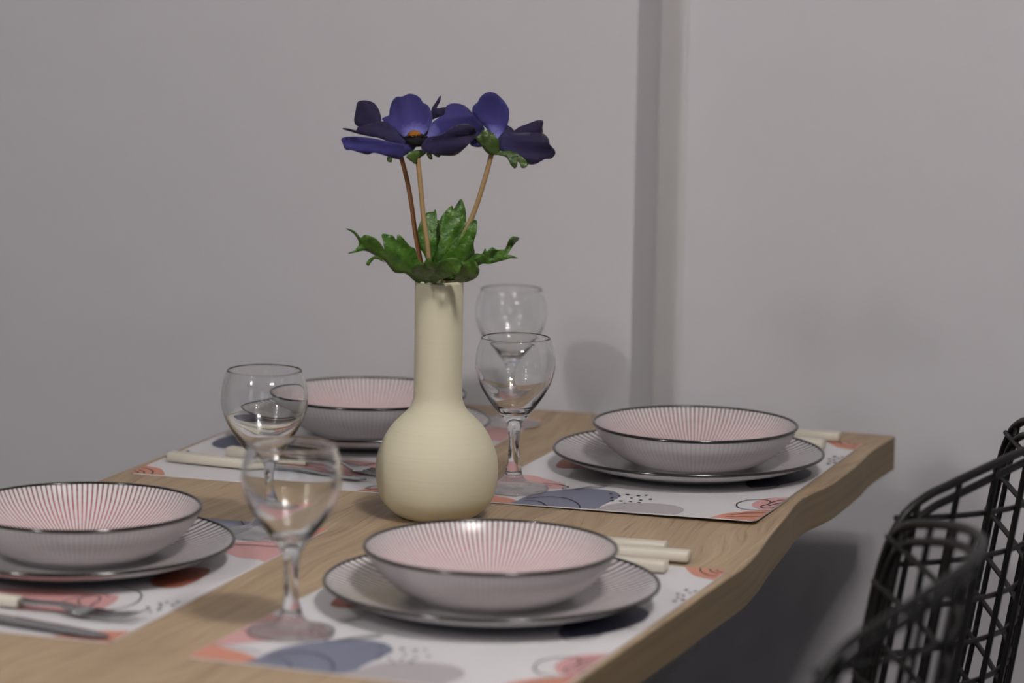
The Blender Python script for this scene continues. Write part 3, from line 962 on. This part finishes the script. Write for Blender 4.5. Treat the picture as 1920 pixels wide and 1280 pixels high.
def dome(name, c, rx, ry, rz, mat, root, bumps=0.0):
    bm = bmesh.new()
    bmesh.ops.create_icosphere(bm, subdivisions=3, radius=1.0)
    for v in bm.verts:
        k = 1 + bumps * random.uniform(-1, 1)
        v.co = Vector((v.co.x * rx * k, v.co.y * ry * k, v.co.z * rz * k))
        v.co = FR * v.co.x + FN * v.co.y + Vector((0, 0, v.co.z)) + c - root.location
    me = bpy.data.meshes.new(name); bm.to_mesh(me); bm.free()
    return mesh_obj(name, me, mat, root, True)


dome('flower_centre', fp(-21.5, 126.5, 6), 0.0095, 0.008, 0.0062, M_DARK, FA, 0.14)
dome('orange_pollen', fp(-23.5, 131.2, 5.5), 0.0060, 0.0055, 0.0042, M_ORANGE, FA, 0.10)
for k in range(26):
    a = 2 * math.pi * k / 26
    p0 = fp(-21.5 + 5 * math.cos(a), 126 + 2.0 * math.sin(a), 6 + 5 * math.sin(a))
    p1 = fp(-21.5 + (10 + 1.5 * math.sin(3.7 * k)) * math.cos(a), 129.5 + 2.2 * math.sin(a), 6 + 9 * math.sin(a))
    tube('stamen', [p0 - FA.location, (p0 + p1) / 2 + Vector((0, 0, 0.0012)) - FA.location, p1 - FA.location], [0.0003, 0.0003, 0.0006], M_DARK, FA, 5)

FC = empty('anemone_flower', fp(-9, -40, -6)); tag(FC, 'artificial anemone at the rear on a russet stem, mostly hidden behind the front bloom', 'flower', 'artificial anemones in the vase')
stem(FC, 'stemC', -24, -6, M_STEMR, 0.0021)
petal('petal', 'pa', (-40, 122), -24, -30, M_PETD, FC, 4, 1.0, seed=0.5)
petal('petal', 'pg', (-30, 122), -24, -34, M_PETD, FC, 2, 1.0, seed=1.5)
OUT['ck'] = [(-52, 140), (-36, 150), (-20, 148), (-12, 138), (-14, 124), (-30, 117), (-46, 120)]
petal('petal', 'ck', (-36, 114), -20, -30, M_PETD, FC, 3, 1.0, seed=2.5)
petal('sepal', 'sf', (-46, 118), -22, -18, M_SEPAL, FC, 1, 0.5, seed=1, step=2.5)

FB = empty('anemone_flower', fp(4, -40, -4)); tag(FB, 'artificial indigo anemone on the right, turned away to show its green sepals', 'flower', 'artificial anemones in the vase')
stem(FB, 'stemB', 0, -4, M_STEM)
b0 = (45, 119)
petal('petal', 'ph', b0, -2, -10, M_PET, FB, -6, 1.0, seed=0.6)
petal('petal', 'pj', b0, -4, -14, M_PETD, FB, 4, 1.5, seed=1.6)
petal('petal', 'pi', b0, 2, 14, M_PETD, FB, 6, 3.5, seed=2.7)
petal('petal', 'pk', b0, -6, -8, M_PET2, FB, 3, 1.0, seed=3.3)
petal('sepal', 'sa', (46, 114), 5, 9, M_SEPAL, FB, 3, 1.5, seed=0.9, step=3)
petal('sepal', 'sb', (46, 116), 5, 16, M_SEPAL, FB, 3, 1.5, seed=1.9, step=3)

leaf(FC, 'lb', (-6, 4), -14, -20, 0.3)
leaf(FC, 'lc', (-4, 2), -6, -12, 1.1, 6)
leaf(FA, 'la', (-8, -2), 6, 42, 2.0, 7, 6)
leaf(FA, 'lg', (-40, 26), 30, 40, 0.2, 2, 1)
leaf(FA, 'le', (-3, -2), 16, 62, 2.6, 9, 5)
leaf(FB, 'ld', (2, 2), 6, 20, 3.2, 6)
leaf(FB, 'lf', (6, -2), 2, 34, 4.0, 6, 6)
OUT['lh'] = [(-24, 14), (-19, 24), (-14, 22), (-8, 29), (-3, 23), (4, 26), (8, 20), (13, 17), (10, 11), (4, 7), (-6, 4), (-16, 7)]
leaf(FA, 'lh', (-4, 4), 20, 60, 1.2, 5, 5)
OUT['li'] = [(12, 14), (20, 26), (26, 22), (31, 28), (36, 20), (34, 12), (26, 6), (16, 4)]
leaf(FB, 'li', (12, 4), 20, 66, 2.2, 4, 4)
for k, (x0_, x1_, up, dd) in enumerate(((-9, -13, 8, 9), (-4, -3, 9, 13), (1, 4, 9, 11))):
    tube('leaf_stalk', [fp(x0_ * 0.6, -30, dd * 0.6) - FA.location, fp(x0_, -4, dd * 0.9) - FA.location, fp(x1_, up, dd) - FA.location], [0.0013, 0.0012, 0.0008], M_SEPAL, FA, 6)

# ---------------------------------------------------------------- wire chairs
CA, CB, CP, CS = 0.1461, 0.2253, 0.5987, 0.1619
SEAT = -0.295
FRONT = -0.40


def shell(t, z):
    """point of the back shell: t = -1..1 across, z = height above the table top"""
    fwd = 0.0
    if z < -0.17: fwd = -0.22 * (z + 0.17) ** 2 / 0.0156 * 0.35
    return Vector((-CA * (math.sqrt(t * t + CP * CP) - CP) + CS * z + fwd, CB * t, z + TZ))


def rimz(t): return 0.0712 + 0.0374 * (1 - t * t)


def rim_path(inset=0.0, dx=0.0):
    k = 1 - inset / CB
    P = []
    up = []
    N = 20
    for i in range(N + 1):
        t = -0.84 + 1.68 * i / N
        p = shell(t * k, rimz(t) - inset)
        up.append(p)
    left = [shell(-0.93 * k, rimz(-0.93) - inset - 0.006), shell(-0.985 * k, rimz(1) - inset - 0.026), shell(-1.0 * k, rimz(1) - inset - 0.060)]
    right = [Vector((p.x, -p.y, p.z)) for p in left]
    down_l = [shell(-1.0 * k, z) for z in (-0.03, -0.09, -0.15, -0.20)] + [shell(-0.98 * k, -0.255)]
    down_r = [Vector((p.x, -p.y, p.z)) for p in down_l]
    fr = FRONT + inset
    sl = [Vector((-0.20, -CB * 0.93 * k, SEAT + TZ + 0.004)), Vector((-0.32, -CB * 0.95 * k, SEAT + TZ + 0.010)), Vector((fr + 0.01, -CB * 0.80 * k, SEAT + TZ + 0.012)), Vector((fr, -CB * 0.45 * k, SEAT + TZ + 0.006))]
    sr = [Vector((p.x, -p.y, p.z)) for p in sl]
    loop = up + right + down_r + sr + sl[::-1] + down_l[::-1] + left[::-1]
    return [p + Vector((dx, 0, 0)) for p in loop]


def seat_z(x, y):
    s = min(1.0, abs(y) / CB)
    return SEAT + TZ + 0.012 * s * s


def make_chair():
    root = empty('wire_chair', (0, 0, 0))
    tube('outer_rim', catmull(rim_path(), 3, True), 0.0038, M_WIRE, root, 10, True)
    tube('inner_rim', catmull(rim_path(0.0120, -0.002), 3, True), 0.0034, M_WIRE, root, 10, True)
    # upright wires that run down the back and forward through the seat
    for t in (-0.88, -0.69, -0.49, -0.29, -0.1, 0.1, 0.29, 0.49, 0.69, 0.88):
        P = [shell(t, rimz(t) - (0.0 if abs(t) < 0.85 else 0.004))]
        for z in (0.03, -0.03, -0.09, -0.15, -0.20, -0.25):
            P.append(shell(t, z))
        e = P[-1]
        for x in (-0.17, -0.25, -0.33, FRONT + 0.022 * abs(t) + 0.012):
            P.append(Vector((x, CB * t * 0.95, seat_z(x, CB * t) + 0.002)))
        tube('upright_wire', catmull(P, 3), 0.0026, M_WIRE, root, 8)
    for k in range(9):
        z = 0.0668 - 0.0378 * k
        ts = [-1 + 2 * i / 24 for i in range(25)]
        tm = 0.985 if z < 0.05 else 0.95
        tube('cross_wire', [shell(t * tm, z - 0.0151 * (1 - t * t)) + Vector((-0.004, 0, 0)) for t in ts], 0.0025, M_WIRE, root, 8)
    for x in (-0.16, -0.20, -0.24, -0.28, -0.32, -0.36):
        tube('seat_wire', [Vector((x, CB * 0.93 * (-1 + 2 * i / 12), seat_z(x, CB * (-1 + 2 * i / 12)) - 0.003)) for i in range(13)], 0.0025, M_WIRE, root, 8)
    for sx, sy in ((1, 1), (1, -1), (-1, 1), (-1, -1)):
        xt = -0.13 if sx > 0 else -0.33
        xb = -0.02 if sx > 0 else -0.38
        tube('leg', [Vector((xt, 0.10 * sy, SEAT + TZ - 0.006)), Vector((xt + (xb - xt) * 0.5, 0.15 * sy, 0.22)), Vector((xb, 0.20 * sy, 0.006))], 0.007, M_WIRE, root, 10)
        tube('foot_cap', [Vector((xb, 0.20 * sy, 0.0)), Vector((xb, 0.20 * sy, 0.012))], 0.0095, M_BLACK, root, 10)
    for sy in (-1, 1):
        tube('seat_support', [Vector((-0.36, 0.10 * sy, SEAT + TZ - 0.008)), Vector((-0.10, 0.10 * sy, SEAT + TZ - 0.008))], 0.006, M_WIRE, root, 8)
    return root


ch0 = make_chair()
ch1 = copy_tree(ch0)
for ch, (x, y, rot), lab in ((ch0, (0.5428, 0.4801, -0.0343), 'black wire chair at the far right setting, seen sharp at the picture edge'),
                             (ch1, (0.5653, -0.009, 0.1015), 'black wire chair nearest the camera, its rim blurred at the lower right')):
    ch.location = (x, y, 0)
    ch.rotation_euler = (0, 0, rot)
    tag(ch, lab, 'chair', 'black wire chairs')
